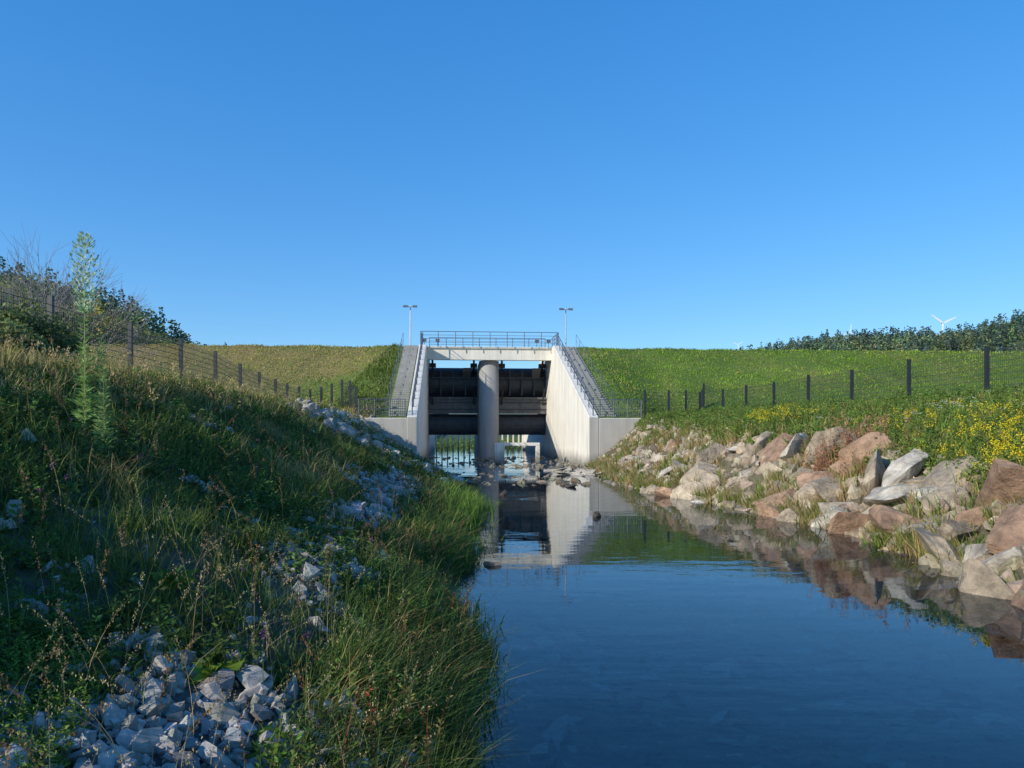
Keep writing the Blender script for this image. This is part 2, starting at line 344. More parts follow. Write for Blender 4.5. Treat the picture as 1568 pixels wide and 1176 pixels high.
n=4600; Y=rng.uniform(3,20,n); X=LT(Y)+(RT(Y)-LT(Y))*rng.uniform(.05,.98,n); k=rng.lognormal(np.log(.05),.6,n).clip(.02,.2)
scatter(M,GP,onground(X,Y,-.02),np.stack([k*1.4,k,k*.4],1),rotm(n,.3),jc((.26,.205,.14),n,.75,.08))
P=np.array([[2.15,19.0,.0],[3.5,14.2,-.06],[-0.3,25.5,.0],[2.3,29,.02]]); scatter(M,GP,P,np.array([[.16,.12,.12],[.14,.1,.09],[.25,.2,.12],[.3,.2,.1]]),rotm(4,.3),jc((.07,.06,.045),4))
M.build('streambed_stones',M_grav,True)
# ------------------------------------------------------------ vegetation: left bank
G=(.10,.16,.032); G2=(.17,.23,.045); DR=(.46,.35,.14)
M=Mass(4)
def tufts(M,X,Y,nb,h,w,cols,tips,spread,lean=(.1,.9),bias=None):
    n=len(X); X=np.repeat(X,nb)+rng.normal(size=n*nb)*np.repeat(spread,nb); Y=np.repeat(Y,nb)+rng.normal(size=n*nb)*np.repeat(spread,nb)
    hh=np.repeat(h,nb)*rng.uniform(.45,1.15,n*nb); ww=np.repeat(w,nb)*rng.uniform(.7,1.3,n*nb)
    az=rng.uniform(0,2*np.pi,n*nb)
    if bias is not None: az=bias+rng.normal(size=n*nb)*1.0
    blades(M,onground(X,Y,-.02),hh,ww,az,rng.uniform(*lean,n*nb),np.repeat(cols,nb,0)*rng.uniform(.8,1.2,(n*nb,1)),np.repeat(tips,nb,0)*rng.uniform(.8,1.2,(n*nb,1)))
n=23000; Y=1.4+43*rng.random(n)**1.9; lt=LT(Y); X=lt+.05-rng.random(n)*(lt-LTX(Y)+.6)
gm=gravel_mask(X,Y); keep=(gm<rng.uniform(.2,1.0,n))&(np.hypot(X,Y)>1.7)&(fbm(X*1.1,Y*.8,61)>.31); X=X[keep];Y=Y[keep]; n=len(X)
dry=(fbm(X*.9,Y*.6,63)>.49)[:,None]&(rng.random((n,1))<.55)
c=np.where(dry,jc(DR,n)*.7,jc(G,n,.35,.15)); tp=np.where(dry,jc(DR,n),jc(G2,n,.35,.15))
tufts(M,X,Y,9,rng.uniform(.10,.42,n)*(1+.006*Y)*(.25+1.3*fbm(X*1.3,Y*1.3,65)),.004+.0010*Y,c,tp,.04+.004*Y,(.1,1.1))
n=4200; Y=2.6+42*rng.random(n)**1.6; X=LT(Y)-rng.random(n)**1.2*.9+.05
keep=(np.hypot(X,Y)>2.4)&(fbm(X*.9,Y*.6,68)>.38); X=X[keep];Y=Y[keep];n=len(X)
dry=rng.random((n,1))<.2
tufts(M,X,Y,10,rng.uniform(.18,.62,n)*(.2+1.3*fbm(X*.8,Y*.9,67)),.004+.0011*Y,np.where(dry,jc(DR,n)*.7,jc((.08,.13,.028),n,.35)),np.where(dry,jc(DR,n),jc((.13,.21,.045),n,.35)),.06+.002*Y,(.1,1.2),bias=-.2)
cl=np.array([[-1.35,19.5,.85],[-1.2,17.6,.8],[-1.0,21.5,.65],[-1.7,22.5,.65],[-.85,8.5,.5],[-.6,5.9,.45],[-1.05,13.5,.55],[-1.25,16.0,.65]])
for x,y,h_ in cl:
    n=60; tufts(M,x+rng.normal(size=n)*.28,y+rng.normal(size=n)*.5,10,np.full(n,h_)*rng.uniform(.5,1.15,n),np.full(n,.005+.001*y),jc((.11,.18,.03),n),jc((.19,.30,.05),n),np.full(n,.08),(.1,1.0))
n=9000; Y=7+40*rng.random(n)**1.3; X=LTX(Y)-rng.uniform(-1.0,6.5,n); dry=rng.random((n,1))<.72
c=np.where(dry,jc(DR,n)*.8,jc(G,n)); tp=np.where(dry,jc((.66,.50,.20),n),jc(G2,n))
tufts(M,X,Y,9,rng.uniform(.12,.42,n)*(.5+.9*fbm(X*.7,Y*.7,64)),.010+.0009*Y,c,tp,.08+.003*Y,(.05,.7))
M.build('bank_grass',M_veg)
M=Mass(4)
n=9500; Y=2.2+34*rng.random(n)**1.9; X=LT(Y)-rng.random(n)**.9*(LT(Y)-LTX(Y)); keep=(fbm(X*.7,Y*.5,71)>.37)&(gravel_mask(X,Y)<.8)&(np.hypot(X,Y)>2.0); X=X[keep];Y=Y[keep];n=len(X)
plants(M,X,Y,rng.uniform(.10,.48,n)*(.7+.012*Y),16,.065+.002*Y[:,None],.40,jc((.09,.155,.033),n,.5,.2))
n=1100; X=rng.uniform(-3.4,-1.75,n); Y=rng.uniform(3.0,4.6,n); kp=X+.35*(Y-3)<-1.9; X=X[kp];Y=Y[kp];n=len(X); plants(M,X,Y,rng.uniform(.08,.28,n),22,.045,.28,jc((.22,.33,.05),n))
n=700; Y=3+12*rng.random(n)**1.4; X=LT(Y)-rng.random(n)*.8; plants(M,X,Y,rng.uniform(.15,.5,n),18,.06,.35,jc((.11,.19,.03),n,.4))
for x,y,s_ in ((-1.1,3.85,.16),(-.75,3.3,.12),(-1.9,4.6,.16),(-.9,5.4,.16),(-2.6,5.6,.2),(-1.35,4.15,.15)):
    plants(M,np.full(3,x)+rng.normal(size=3)*.05,np.full(3,y)+rng.normal(size=3)*.05,np.full(3,s_*1.2),7,s_,.36,jc((.15,.28,.03),3),frac=(.0,.5))
M.build('bank_weeds',M_veg)
M=Mass(4)
n=330; Y=2.6+26*rng.random(n)**1.8; X=LT(Y)-rng.uniform(.1,5.5,n); keep=np.hypot(X,Y)>2.4; X=X[keep];Y=Y[keep];n=len(X)
stalks(M,X,Y,rng.uniform(.35,.8,n),(.30,.24,.10),(.25,.15,.07),.35,40,.013,.008,.7,.005)
n=170; Y=rng.uniform(2.8,6.2,n); X=rng.uniform(-3.1,-.6,n); stalks(M,X,Y,rng.uniform(.35,.75,n),(.42,.34,.16),(.50,.39,.19),.35,34,.009,.006,1.0,.0045)
n=600; Y=10+36*rng.random(n); X=LTX(Y)-rng.uniform(-1.5,4.5,n); stalks(M,X,Y,rng.uniform(.35,.65,n),(.42,.34,.15),(.55,.42,.19),.3,14,.03,.02,.4,.010)
M.build('dry_seed_stalks',M_veg)
M=Mass(4)
n=45; Y=rng.uniform(4.5,18,n); X=LT(Y)-rng.uniform(.4,5.5,n); h=rng.uniform(.2,.4,n); P=onground(X,Y); blades(M,P,h,np.full(n,.006),rng.uniform(0,6,n),np.zeros(n),jc(G,n),jc(G,n))
heads(M,X,Y,P[:,2]+h,.012,16,.016,jc((.26,.10,.2),n)); M.build('purple_wildflowers',M_veg)
M=Mass(4); n=60; Y=rng.uniform(3.9,8.5,n); X=LT(Y)-rng.uniform(-.03,.5,n)
plants(M,X,Y,rng.uniform(.35,.72,n),30,.06,.28,jc((.20,.20,.05),n,.3,.25),(.34,.07,.05),tilt=.25)
k=Y[:14]; plants(M,X[:14],k,rng.uniform(.3,.55,14),24,.055,.3,jc((.38,.07,.04),14),(.38,.06,.05),tilt=.3); M.build('red_dock_plant',M_veg)
# ------------------------------------------------------------ vegetation: right bank
M=Mass(4)
n=10000; Y=7+42*rng.random(n)**1.2; a=RTX(Y)-.45; X=a+rng.random(n)**1.1*(RFX(Y)-a+1.0); s,t=W2L(X,Y); keep=(t<-.3)|(s>9); X=X[keep];Y=Y[keep];n=len(X)
plants(M,X,Y,rng.uniform(.25,.62,n)*(.6+.9*fbm(X*.5,Y*.4,81)),13,.10+.002*Y[:,None],.38,jc((.15,.23,.04),n,.4,.18))
n=5400; Y=7+40*rng.random(n)**1.2; X=RTX(Y)-.5+rng.random(n)*(RFX(Y)-RTX(Y)); s,t=W2L(X,Y); keep=(t<-.3)|(s>9); X=X[keep];Y=Y[keep];n=len(X)
dry=rng.random((n,1))<.22; c=np.where(dry,jc(DR,n),jc(G2,n)*1.2); tufts(M,X,Y,8,rng.uniform(.25,.55,n),.012+.0009*Y,c,c*1.15,.1+0*Y,(.05,.7))
n=3600; Y=rng.uniform(5,44,n); q=np.where(rng.random(n)<.4,rng.normal(0,.06,n),rng.uniform(0,1.05,n)); X=RT(Y)+(RTX(Y)-RT(Y))*q; keep=(fbm(X*.8,Y*.45,83)>.46)|((Y>21)&(q<.12)); X=X[keep];Y=Y[keep];n=len(X)
dry=rng.random((n,1))<.5; c=np.where(dry,jc((.38,.28,.13),n),jc(G2,n)); tufts(M,X,Y,12,rng.uniform(.2,.6,n),.010+.0009*Y,c,c*1.15,.09+0*Y,(.05,.8),bias=np.pi)
M.build('meadow_weeds',M_veg)
M=Mass(4)
n=300; cx=rng.choice([0,1,2,3],n,p=[.45,.2,.2,.15]); CX=np.array([10.7,9.3,9.6,11.0])[cx]; CY=np.array([15.6,26.3,13.6,19.5])[cx]; X=CX+rng.normal(size=n)*np.array([.9,.55,.5,.8])[cx]; Y=CY+rng.normal(size=n)*np.array([1.0,1.0,.5,1.0])[cx]
X=np.maximum(X,RTX(Y)-.3); h=rng.uniform(.3,.68,n); P=onground(X,Y); plants(M,X,Y,h,10,.12,.3,jc(G2,n),tilt=0)
heads(M,X,Y,P[:,2]+h,.05,20,.032,jc((.78,.62,.02),n,.15,.05),.9); M.build('yellow_wildflowers',M_veg)
M=Mass(4); n=26; X=rng.normal(11.5,1.2,n); Y=rng.normal(20,1.5,n); h=rng.uniform(.5,.65,n); P=onground(X,Y); plants(M,X,Y,h,8,.1,.3,jc(G2,n),tilt=0); heads(M,X,Y,P[:,2]+h,.06,20,.025,jc((.6,.6,.5),n,.1,.03),.25); M.build('white_wildflowers',M_veg)
M=Mass(4); n=80; X=rng.normal(8.75,.5,n); Y=rng.normal(19.6,.6,n); X=np.maximum(X,RTX(Y)-.9); plants(M,X,Y,rng.uniform(.5,1.15,n),26,.13,.25,jc((.46,.21,.12),n),(.40,.16,.10)); stalks(M,X[:30],Y[:30],rng.uniform(.9,1.35,30),(.38,.24,.13),(.50,.30,.16),.4,30,.03,.03,.3,.014); M.build('reddish_shrub',M_veg)
# ------------------------------------------------------------ dam turf
M=Mass(4)
def damgrass(n,s0,s1,t0,t1,hh):
    s=rng.uniform(s0,s1,n); t=rng.uniform(t0,t1,n); keep=np.abs(s)>7.3; s=s[keep];t=t[keep]; X,Y=L2W(s,t); n=len(X)
    l=ss(0,-14,s); n2=fbm(X*.25,Y*.35,91); n3=fbm(X*.9,Y*1.2,93); n4=fbm(X*.12,Y*.5,95)
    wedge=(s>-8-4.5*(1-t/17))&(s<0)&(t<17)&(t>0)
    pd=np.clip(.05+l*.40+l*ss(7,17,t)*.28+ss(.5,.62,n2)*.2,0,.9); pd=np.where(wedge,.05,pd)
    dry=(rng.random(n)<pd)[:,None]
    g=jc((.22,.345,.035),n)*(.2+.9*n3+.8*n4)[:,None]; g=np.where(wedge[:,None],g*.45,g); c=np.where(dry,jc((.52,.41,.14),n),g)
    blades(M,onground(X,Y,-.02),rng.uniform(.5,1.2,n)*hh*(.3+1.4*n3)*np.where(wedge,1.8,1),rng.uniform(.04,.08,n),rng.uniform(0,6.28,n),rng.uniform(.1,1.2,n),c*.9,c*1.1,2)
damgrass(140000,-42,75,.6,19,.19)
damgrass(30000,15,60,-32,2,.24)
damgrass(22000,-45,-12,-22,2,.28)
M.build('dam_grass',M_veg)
M=Mass(4); n=1500; s=rng.uniform(-14,14,n); t=rng.uniform(50,75,n); X,Y=L2W(s,t); plants(M,X,Y,rng.uniform(.6,1.8,n),12,.4,.4,jc((.16,.24,.05),n)); M.build('upstream_reeds',M_veg)
# ------------------------------------------------------------ trees
def tube(path,rad,ns_=7):
    V=[];F=[];path=[Vector(p) for p in path]
    for i,p in enumerate(path):
        d=(path[min(i+1,len(path)-1)]-path[max(i-1,0)]).normalized(); a=d.cross(Vector((.31,.2,.93) if abs(d.z)<.9 else (1,0,0))).normalized(); b_=d.cross(a)
        for k in range(ns_):
            an=2*math.pi*k/ns_; V.append(p+(a*math.cos(an)+b_*math.sin(an))*rad[i])
    for i in range(len(path)-1):
        for k in range(ns_): F.append((i*ns_+k,i*ns_+(k+1)%ns_,(i+1)*ns_+(k+1)%ns_,(i+1)*ns_+k))
    return V,F
def tree_meshes(seed,h,w,nl,leaf,col,lowc=.15):
    r=np.random.default_rng(seed); T=Mass(4); L=Mass(4)
    def addt(p,rd):
        V,F=tube(p,rd); T.add(np.array([v[:] for v in V])[None],F,np.array([[.09,.07,.05]]))
    tr=[(r.normal()*.03*h*i/5,r.normal()*.03*h*i/5,h*.85*i/5-.2) for i in range(6)]; addt(tr,[h*.028*(1-.8*i/5) for i in range(6)])
    cl=[]
    for i in range(16):
        f=r.uniform(lowc+.05,1); base=Vector((0,0,h*.85*f*.8)); a=r.uniform(0,6.28); R=w*.5*math.sin(math.pi*min(1,(.15+.85*f)))**.6*r.uniform(.6,1.05)
        tip=Vector((math.cos(a)*R,math.sin(a)*R,h*(lowc+(1-lowc)*f)*.93)); mid=base.lerp(tip,.5)+Vector((0,0,-.03*h))
        addt([base,mid,tip],[h*.010,h*.006,h*.002]); cl.append((tip,w*r.uniform(.13,.24)))
        cl.append((mid.lerp(tip,.4),w*r.uniform(.1,.18)))
    for c,R in cl:
        k=nl//len(cl); d=nrm(rng.normal(size=(k,3))); p=np.array(c[:])+d*R*(rng.random((k,1))**.45)*np.array([1,1,.75])
        D=nrm(d+rng.normal(size=(k,3))*.8); cc=jc(col,k,.3,.12)*r.uniform(.6,1.4); leaves(L,p,D,leaf*rng.uniform(.7,1.3,k),leaf*.7,cc)
    return T,L
def build_tree(name,seed,x,y,h,w,nl,leaf,col,lowc=.15):
    T,L=tree_meshes(seed,h,w,nl,leaf,col,lowc); e=link(bpy.data.objects.new(name,None)); e.location=(x,y,float(H(x,y)))
    for m_,nm,mt in ((T,'trunk_and_limbs',M_bark),(L,'crown',M_veg)):
        o_=m_.build(nm,mt); o_.parent=e
i=0
for px,py,Y in ((5,428,80),(30,442,84),(55,453,78),(80,450,88),(102,454,82),(125,458,92),(148,461,84),(168,474,88),(188,484,96),(205,495,98),(222,502,102),(238,508,106),(15,458,66),(60,468,68)):
    X=(px-784)/1132*Y; zt=2.2+(660-py)/1132*Y; g_=float(H(X,Y)); h=max(4.0,zt-g_); build_tree('deciduous_tree',300+i,X,Y,h,max(4.5,h*.75),3800,.38,(.17,.23,.06) if i%3 else (.36,.31,.08),.02); i+=1
for px,py,Y,w_ in ((-15,415,27,3.6),(12,425,29,3.6),(40,448,31,3.4),(-40,430,24,3),(66,468,33,3.2),(-10,470,16.5,2.6),(28,492,17.5,2.3),(8,505,15,2.0)):
    X=(px-784)/1132*Y; zt=2.2+(660-py)/1132*Y; g_=float(H(X,Y)); build_tree('hedge_shrub',400+i,X,Y,zt-g_,w_,5200,.10,(.16,.20,.07),.0); i+=1
T=Mass(4); r=np.random.default_rng(5)
def branch(p,d,l,rad,dep):
    q=p+d*l; V,F=tube([p,p.lerp(q,.5)+Vector(r.normal(size=3)*.03*l),q],[rad,rad*.8,rad*.6],4); T.add(np.array([v[:] for v in V])[None],F,np.array([[.34,.30,.30]]))
    if dep>0:
        for _ in range(3): branch(p.lerp(q,r.uniform(.5,1)),(d+Vector(r.normal(size=3)*.32)+Vector((0,0,.08))).normalized(),l*r.uniform(.62,.87),rad*.68,dep-1)
for _ in range(8): branch(Vector((r.normal()*.4,r.normal()*.3,0)),(Vector((0,0,1))+Vector(r.normal(size=3)*.32)).normalized(),1.75,.022,4)
X,Y=(62-784)/1132*25.0,25.0; o_=T.build('bare_shrub',M_bark); o_.location=(X,Y,float(H(X,Y))-.1)
M=Mass(4); X=np.array([-4.62,-4.5,-4.75,-4.3]); Y=np.array([8.0,8.1,8.2,7.8]); hh=np.array([2.05,1.0,.9,.7])-(H(X,Y)-2.28)
plants(M,X,Y,hh,260,.13,.16,jc((.22,.33,.10),4,.1),(.14,.2,.07),tilt=.015)
nq=560; f=rng.uniform(.62,1.0,nq); a=rng.uniform(0,6.28,nq); R=.15*np.sin(np.pi*np.clip((f-.6)/.42,0,1))**.7*rng.random(nq)**.5*rng.uniform(.6,1.3,nq)
q=np.stack([X[0]+np.cos(a)*R,Y[0]+np.sin(a)*R,H(X[:1],Y[:1])[0]+hh[0]*f],1); leaves(M,q,nrm(np.stack([np.cos(a),np.sin(a),np.full(nq,1.3)],1)),.05,.018,jc((.50,.62,.38),nq))
M.build('tall_horseweed',M_veg)
M=Mass(4)
def forest(n,x0,x1,y0,y1,hh,k,leaf,con):
    X=rng.uniform(x0,x1,n);Y=rng.uniform(y0,y1,n)
    kp=(fbm(X*.02,Y*.016,33)>.33)|(Y>520)|(X<0); X=X[kp];Y=Y[kp];n=len(X)
    Z=H(X,Y); h=hh*rng.uniform(.45,1.35,n); w=h*rng.uniform(.35,.55,n); ic=rng.random(n)<con; w=np.where(ic,w*.5,w); h=np.where(ic,h*1.3,h)
    f=rng.random((n,k)); prof=np.where(ic[:,None],(1-f)*.95+.03,np.sqrt(np.clip(1-(2*f-1)**2,0,1))*.8+.1)
    a=rng.uniform(0,6.28,(n,k)); R=w[:,None]*prof*rng.random((n,k))**.4
    q=np.stack([X[:,None]+np.cos(a)*R,Y[:,None]+np.sin(a)*R,Z[:,None]+h[:,None]*(.08+.92*f)],-1)
    D=nrm(np.stack([np.cos(a),np.sin(a),rng.normal(size=(n,k))*.6+.2],-1))
    base=np.where(ic[:,None],jc((.09,.145,.11),n,.4),jc((.24,.30,.13),n,.6,.2)); cc=np.repeat(base[:,None],k,1)*rng.uniform(.7,1.3,(n,k,1))  # extra blue in the leaf colours is painted-in distance haze
    leaves(M,q.reshape(-1,3),D.reshape(-1,3),leaf*rng.uniform(.6,1.2,n*k),leaf*.7,cc.reshape(-1,3))
forest(4600,120,640,430,640,9.5,50,1.8,.5)
forest(1500,-330,-120,210,330,9,60,1.5,.25)
M.build('distant_forest',M_veg)
# ------------------------------------------------------------ structure
class MB:
    def __init__(s): s.V=[];s.F=[];s.m=[]
    def raw(s,V,F,mi=0):
        b=len(s.V); s.V+= [tuple(v) for v in V]; s.F+=[tuple(b+i for i in f) for f in F]; s.m+=[mi]*len(F)
    def box(s,x0,x1,y0,y1,z0,z1,mi=0):
        s.raw([(x0,y0,z0),(x1,y0,z0),(x1,y1,z0),(x0,y1,z0),(x0,y0,z1),(x1,y0,z1),(x1,y1,z1),(x0,y1,z1)],[(0,3,2,1),(4,5,6,7),(0,1,5,4),(1,2,6,5),(2,3,7,6),(3,0,4,7)],mi)
    def prism(s,prof,x0,x1,mi=0):
        n=len(prof); V=[(x0,a,b) for a,b in prof]+[(x1,a,b) for a,b in prof]
        s.raw(V,[tuple(range(n)),tuple(range(2*n-1,n-1,-1))]+[(i,n+i,n+(i+1)%n,(i+1)%n) for i in range(n)],mi)
    def tube(s,p,r,ns_=6,mi=0): V,F=tube(p,[r]*len(p) if not isinstance(r,list) else r,ns_); s.raw(V,F,mi)
    def build(s,name,mats,parent=None,local=True,bevel=0):
        me=bpy.data.meshes.new(name); me.from_pydata(s.V,[],s.F); 
        for q in mats: me.materials.append(q)
        me.polygons.foreach_set('material_index',s.m); me.update()
        bm=bmesh.new(); bm.from_mesh(me); bmesh.ops.recalc_face_normals(bm,faces=bm.faces[:]); bm.to_mesh(me); bm.free()
        o_=link(bpy.data.objects.new(name,me))
        if parent: o_.parent=parent
        elif local: o_.location=(OX,OY,0); o_.rotation_euler=(0,0,PHI)
        if bevel: bv=o_.modifiers.new('b','BEVEL'); bv.width=bevel; bv.segments=2; bv.limit_method='ANGLE'
        return o_
dam=link(bpy.data.objects.new('dam_outlet_structure',None)); dam.location=(OX,OY,0); dam.rotation_euler=(0,0,PHI)
prof=[(0,-.6),(0,3.05),(16.2,9.35),(25.2,9.35),(45,1.6),(45,-.6)]
for sg,nm in ((-1,'side_wall_1'),(1,'side_wall_2')):
    b=MB(); x0,x1=sorted((sg*5.3,sg*5.9)); b.prism(prof,x0,x1)
    b.build(nm,[M_conc],dam,bevel=.03)
b=MB(); b.box(-8.9,-5.903,.02,.42,-.6,3.0); b.build('wing_wall_1',[M_conc],dam,bevel=.03)
b=MB(); b.box(5.903,8.75,.02,.42,-.6,3.0); b.build('wing_wall_2',[M_conc],dam,bevel=.03)
b=MB(); b.box(-5.297,5.297,17.6,18.2,8.25,9.36); b.box(-5.297,5.297,18.203,21.4,9.05,9.36); b.box(-5.25,5.25,17.45,17.597,9.2,9.36); b.build('bridge_deck',[M_conc],dam,bevel=.02)
b=MB(); n=20; V=[(.86*math.cos(2*math.pi*i/n),18.9+.86*math.sin(2*math.pi*i/n)) for i in range(n)]
b.raw([(x,y,-.4) for x,y in V]+[(x,y,8.247) for x,y in V],[(i,(i+1)%n,n+(i+1)%n,n+i) for i in range(n)]+[tuple(range(n,2*n))]); b.box(-.84,.84,18.95,24,-.4,8.2); b.box(-.6,.6,24.003,40,-.4,2.2)
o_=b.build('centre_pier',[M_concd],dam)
for p in o_.data.polygons:
    if len(p.vertices)==4 and abs(p.normal.z)<.1 and p.index<n: p.use_smooth=True
for sg in (-1,1):
    b=MB(); a0,a1=(sg*.9,sg*5.28); x0,x1=min(a0,a1),max(a0,a1)
    pr=[(22.3-1.0*math.cos(th)*1.0,6.6+1.35*math.sin(th)) for th in np.linspace(-1.45,1.45,15)]+[(22.5,7.9),(22.5,5.3)]
    b.prism(pr,x0,x1,0)
    b.box(x0,x1,20.7,21.6,5.05,5.22,1); b.box(x0,x1,20.9,21.3,3.75,5.047,1)
    for zz in (4.1,4.7): b.box(x0,x1,20.82,20.897,zz,zz+.08,0)
    pr=[(21.5+.35*(1-math.cos(th)),1.85+1.9*(.5+.5*math.sin(th))) for th in np.linspace(-1.5,1.5,9)]+[(22.2,3.74),(22.2,1.85)]
    b.prism(pr,x0,x1,0)
    for k in range(1,4): xx=x0+(x1-x0)*k/4; b.box(xx-.05,xx+.05,21.05,21.3,5.4,7.7,0)
    b.box(x0,x1,21.0,21.2,6.9,7.02,0)
    for xx in (x0+.35,x1-.35):
        b.tube([(xx,21.8,7.2),(xx,20.2,9.0)],.10,8,0); b.box(xx-.3,xx+.3,20.9,21.6,7.9,8.25,0); b.tube([(xx,21.3,4.2),(xx,19.4,6.0)],.07,6,0)
    b.prism([(21,7.0),(20.3,7.5),(20.3,7.8),(21.5,7.7)],x1-1.3,x1-.6,1)
    b.build('sluice_gate_1' if sg<0 else 'sluice_gate_2',[M_gate,M_gate2],dam,bevel=0)
b=MB(); b.box(-.1,.6,8,8.9,-.3,1.35); b.box(.603,3.2,8.2,8.7,1.12,1.35); b.box(2.9,3.2,8.2,8.7,-.3,1.117); b.build('baffle_frame',[M_conc],dam,bevel=.03)
b=MB()
for k in range(17): x=-5.1+k*.64; b.box(x,x+.16,41,41.3,-.3,1.9)
b.box(-5.29,5.29,40.9,41.4,1.903,2.3); b.build('trash_rack',[M_conc],dam)
for sg in (-1,1):
    b=MB(); x0,x1=sorted((sg*5.98,sg*7.1)); k=36
    for i in range(k):
        t0=.5+i*.44; b.box(x0,x1,t0,t0+.437,2.6+i*.172-.3,3.0+(i+1)*.172+.05)
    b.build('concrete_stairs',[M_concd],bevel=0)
def railing(name,pts,h=1.1,sp=1.4,nr=4,r=.022,mat=M_galv,infill=0):
    b=MB()
    for a,c in zip(pts[:-1],pts[1:]):
        a=Vector(a);c=Vector(c);L=(c-a).length;k=max(1,round(L/sp))
        for i in range(k+1): p=a.lerp(c,i/k); b.tube([p-Vector((0,0,.05)),p+Vector((0,0,h))],r*1.3)
        for j in range(nr): z=h*(1-j/nr); b.tube([a+Vector((0,0,z)),c+Vector((0,0,z))],r if j==0 else r*.6,5)
        if infill:
            k=int(L/infill)
            for i in range(k): p=a.lerp(c,(i+.5)/k); b.tube([p+Vector((0,0,.1)),p+Vector((0,0,h))],.012,4)
    return b.build(name,[mat])
M_rail=simple('railing_steel',(.09,.11,.15),.45,.2,.1)
railing('deck_railing',[(-5.8,20.9,9.35),(-5.8,17.0,9.35),(5.8,17.0,9.35),(5.8,20.9,9.35)],1.2,1.45,4,.03,M_rail)
railing('deck_railing',[(-5.2,21.2,9.36),(5.2,21.2,9.36)],1.2,1.45,4,.03,M_rail)
railing('wall_railing',[(-5.6,.3,3.16),(-5.6,16.2,9.35)],1.0,1.5,3,.03,M_rail)
railing('wall_railing',[(5.6,.3,3.16),(5.6,16.2,9.35)],1.0,1.5,3,.03,M_rail)
railing('stair_railing',[(-7.2,.6,3.15),(-7.2,16.2,9.3)],1.0,1.8,2,.015,M_rail)
railing('stair_railing',[(7.2,.6,3.15),(7.2,16.2,9.3)],1.0,1.8,2,.015,M_rail)
railing('wing_wall_railing',[(-8.8,.22,3.0),(-6.0,.22,3.0)],1.15,.95,2,.025,M_rail,.12)
railing('wing_wall_railing',[(6.0,.22,3.0),(8.65,.22,3.0)],1.15,.95,2,.025,M_rail,.12)
def mast(s,t):
    b=MB(); z=9.3; b.tube([(s,t,z-.3),(s,t,z+3.5)],[.06,.04],8); b.tube([(s-.38,t,z+3.4),(s+.38,t,z+3.4)],.03); b.box(s-.12,s+.12,t-.12,t+.12,z-.1,z+.06)
    for k in (-1,1):
        x=s+k*.4; V=[(x-.19,t-.28,z+3.28),(x+.19,t-.28,z+3.28),(x+.19,t+.1,z+3.36),(x-.19,t+.1,z+3.36),(x-.19,t-.26,z+3.46),(x+.19,t-.26,z+3.46),(x+.19,t+.12,z+3.54),(x-.19,t+.12,z+3.54)]
        b.raw(V,[(4,5,6,7),(0,1,5,4),(1,2,6,5),(2,3,7,6),(3,0,4,7)],1); b.raw(V[:4],[(0,3,2,1)],1)
    b.build('floodlight_mast',[M_galv,M_lamp])
mast(-6.7,17.6); mast(6.6,18.0)
for s in (-4.4,5.0,-5.5,4.0):
    b=MB(); b.tube([(s,17.3,9.36),(s,17.3,9.75)],.025); b.box(s-.17,s+.17,17.12,17.3,9.7,9.95); b.build('floodlight',[M_lamp])
# ------------------------------------------------------------ mesh fences
def fence(name,pts,h=1.6,wr=.004):
    b=MB(); P=[Vector((x,y,float(H(x,y)))) for x,y in pts]
    for p in P:
        b.box(p.x-.065,p.x+.065,p.y-.05,p.y+.05,p.z-.4,p.z+h+.08); b.box(p.x-.07,p.x+.07,p.y-.055,p.y+.055,p.z+h+.08,p.z+h+.1)
    up=Vector((0,0,1))
    for a,c in zip(P[:-1],P[1:]):
        L=(c-a).length; k=int(L/.1)
        for i in range(1,k):
            p=a.lerp(c,i/k); b.tube([p+up*.03,p+up*(h)],wr,3)
        for z in np.arange(0,h+.01,.2):
            b.tube([a+up*z,c+up*z],wr*1.8,3)
    b.build(name,[M_fence],local=False)
rp=[]
for Y in (17.0,21.0,25,29.2,33.3,37.3,41.2,45,48.8,52.4): rp.append((18.3-.09*Y if Y>24.5 else 16.05,Y))
x_,y_=L2W(8.9,.3); rp+= [(12.6,49.6),(11.2,47.6),(9.9,46.7),(x_,y_)]
fence('mesh_fence',rp,1.65,.0045)
lp=[]
for px,Y in ((-120,15),(78,20),(200,24),(277,28),(330,32),(368,35.5),(397,39),(422,42),(440,44.2),(458,46),(475,47.2),(492,48),(508,48.3),(524,48)): lp.append(((px-784)/1132*Y,Y))
x_,y_=L2W(-9.0,.4); lp+=[(-10.2,46.6),(x_,y_)]
fence('mesh_fence',lp,1.75,.0055)
# ------------------------------------------------------------ wind turbines
def turbine(px,py,Y,R,rot,yaw):
    X=(px-784)/1132*Y; z=2.2+(660-py)/1132*Y; g_=float(H(X,Y)); b=MB()
    b.tube([(X,Y,g_-2),(X,Y,z-R*.04)],[R*.05,R*.03],10); b.tube([(X,Y-R*.08,z),(X,Y+R*.14,z)],[R*.04,R*.05],8)
    for k in range(3):
        a=rot+k*2*math.pi/3; d=Vector((math.cos(a),0,math.sin(a))); e=Vector((-math.sin(a),0,math.cos(a))); c=Vector((X,Y-R*.09,z))
        V=[c+d*f*R+e*w*R*s_+Vector((0,g*R,0)) for f,w in ((.02,.05),(.2,.12),(.6,.09),(1,.05)) for s_,g in ((-.5,0),(.5,0),(.5,.015),(-.5,.015))]
        F=[(i*4+j,i*4+(j+1)%4,i*4+4+(j+1)%4,i*4+4+j) for i in range(3) for j in range(4)]+[(0,1,2,3),(12,13,14,15)]; b.raw(V,F)
    b.build('wind_turbine',[M_white],local=False)
turbine(1443,495,1500,29,math.radians(25),0); turbine(1301,509,2000,22,math.radians(80),0); turbine(1130,528,1900,15,math.radians(35),0)
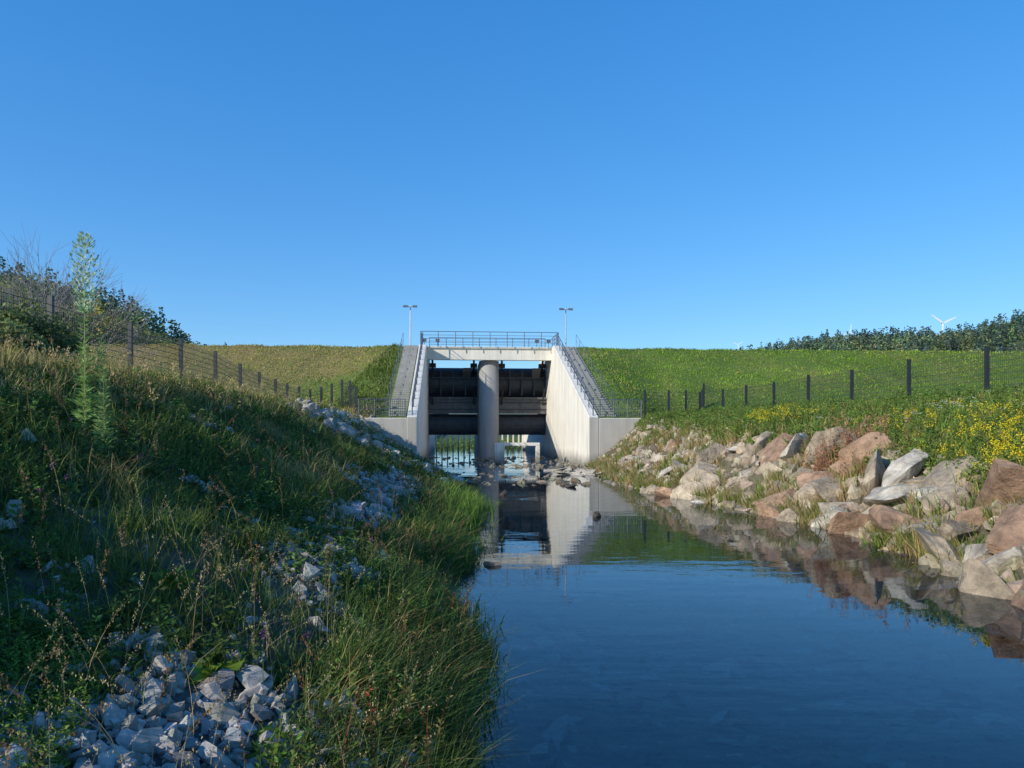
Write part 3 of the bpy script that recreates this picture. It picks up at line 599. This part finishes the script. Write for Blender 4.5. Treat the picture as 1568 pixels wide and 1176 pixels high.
# ------------------------------------------------------------ light
sd=Vector((-.80,-.60,0)).normalized(); EL=math.radians(24); d=Vector((sd.x*math.cos(EL),sd.y*math.cos(EL),math.sin(EL)))
L=bpy.data.lights.new('sun','SUN'); L.energy=5.0; L.angle=math.radians(.5); L.color=(1,.925,.79); lo=link(bpy.data.objects.new('sun',L)); lo.rotation_euler=d.to_track_quat('Z','Y').to_euler()
w=bpy.data.worlds.new('World'); sc.world=w; w.use_nodes=True; nt=w.node_tree; nt.nodes.clear()
sk=nt.nodes.new('ShaderNodeTexSky'); sk.sky_type='NISHITA'; sk.sun_disc=False; sk.sun_elevation=EL; sk.sun_rotation=math.atan2(sd.x,sd.y)%(2*math.pi); sk.air_density=1.0; sk.dust_density=.1; sk.ozone_density=2.0
hs=nt.nodes.new('ShaderNodeHueSaturation'); hs.inputs['Saturation'].default_value=1.38; hs.inputs['Value'].default_value=1.4; hs.inputs['Hue'].default_value=.505
bg=nt.nodes.new('ShaderNodeBackground'); bg.inputs[1].default_value=.15; ow=nt.nodes.new('ShaderNodeOutputWorld')
sp=nt.nodes.new('ShaderNodeSeparateColor'); cb=nt.nodes.new('ShaderNodeCombineColor'); nt.links.new(sk.outputs[0],hs.inputs['Color']); nt.links.new(hs.outputs[0],sp.inputs[0])
for i_,(ga,ka) in enumerate(((.68,.40),(.60,.62),(.50,.89))):
    m1=nt.nodes.new('ShaderNodeMath'); m1.operation='MULTIPLY'; m1.inputs[1].default_value=.15
    m0=nt.nodes.new('ShaderNodeMath'); m0.operation='MAXIMUM'; m0.inputs[1].default_value=.0005
    m2=nt.nodes.new('ShaderNodeMath'); m2.operation='POWER'; m2.inputs[1].default_value=ga
    m3=nt.nodes.new('ShaderNodeMath'); m3.operation='MULTIPLY'; m3.inputs[1].default_value=ka/.15
    nt.links.new(sp.outputs[i_],m1.inputs[0]); nt.links.new(m1.outputs[0],m0.inputs[0]); nt.links.new(m0.outputs[0],m2.inputs[0]); nt.links.new(m2.outputs[0],m3.inputs[0]); nt.links.new(m3.outputs[0],cb.inputs[i_])
nt.links.new(cb.outputs[0],bg.inputs[0]); nt.links.new(bg.outputs[0],ow.inputs[0])
# ------------------------------------------------------------ camera
cam=bpy.data.cameras.new('camera'); cam.lens=26; cam.sensor_width=36; cam.shift_y=72/1568; cam.clip_end=6000; cam.clip_start=.05
co=link(bpy.data.objects.new('camera',cam)); co.location=(0,0,2.2); co.rotation_euler=(math.pi/2,0,0); sc.camera=co
print('verts',sum(len(o.data.vertices) for o in bpy.data.objects if o.type=='MESH'))
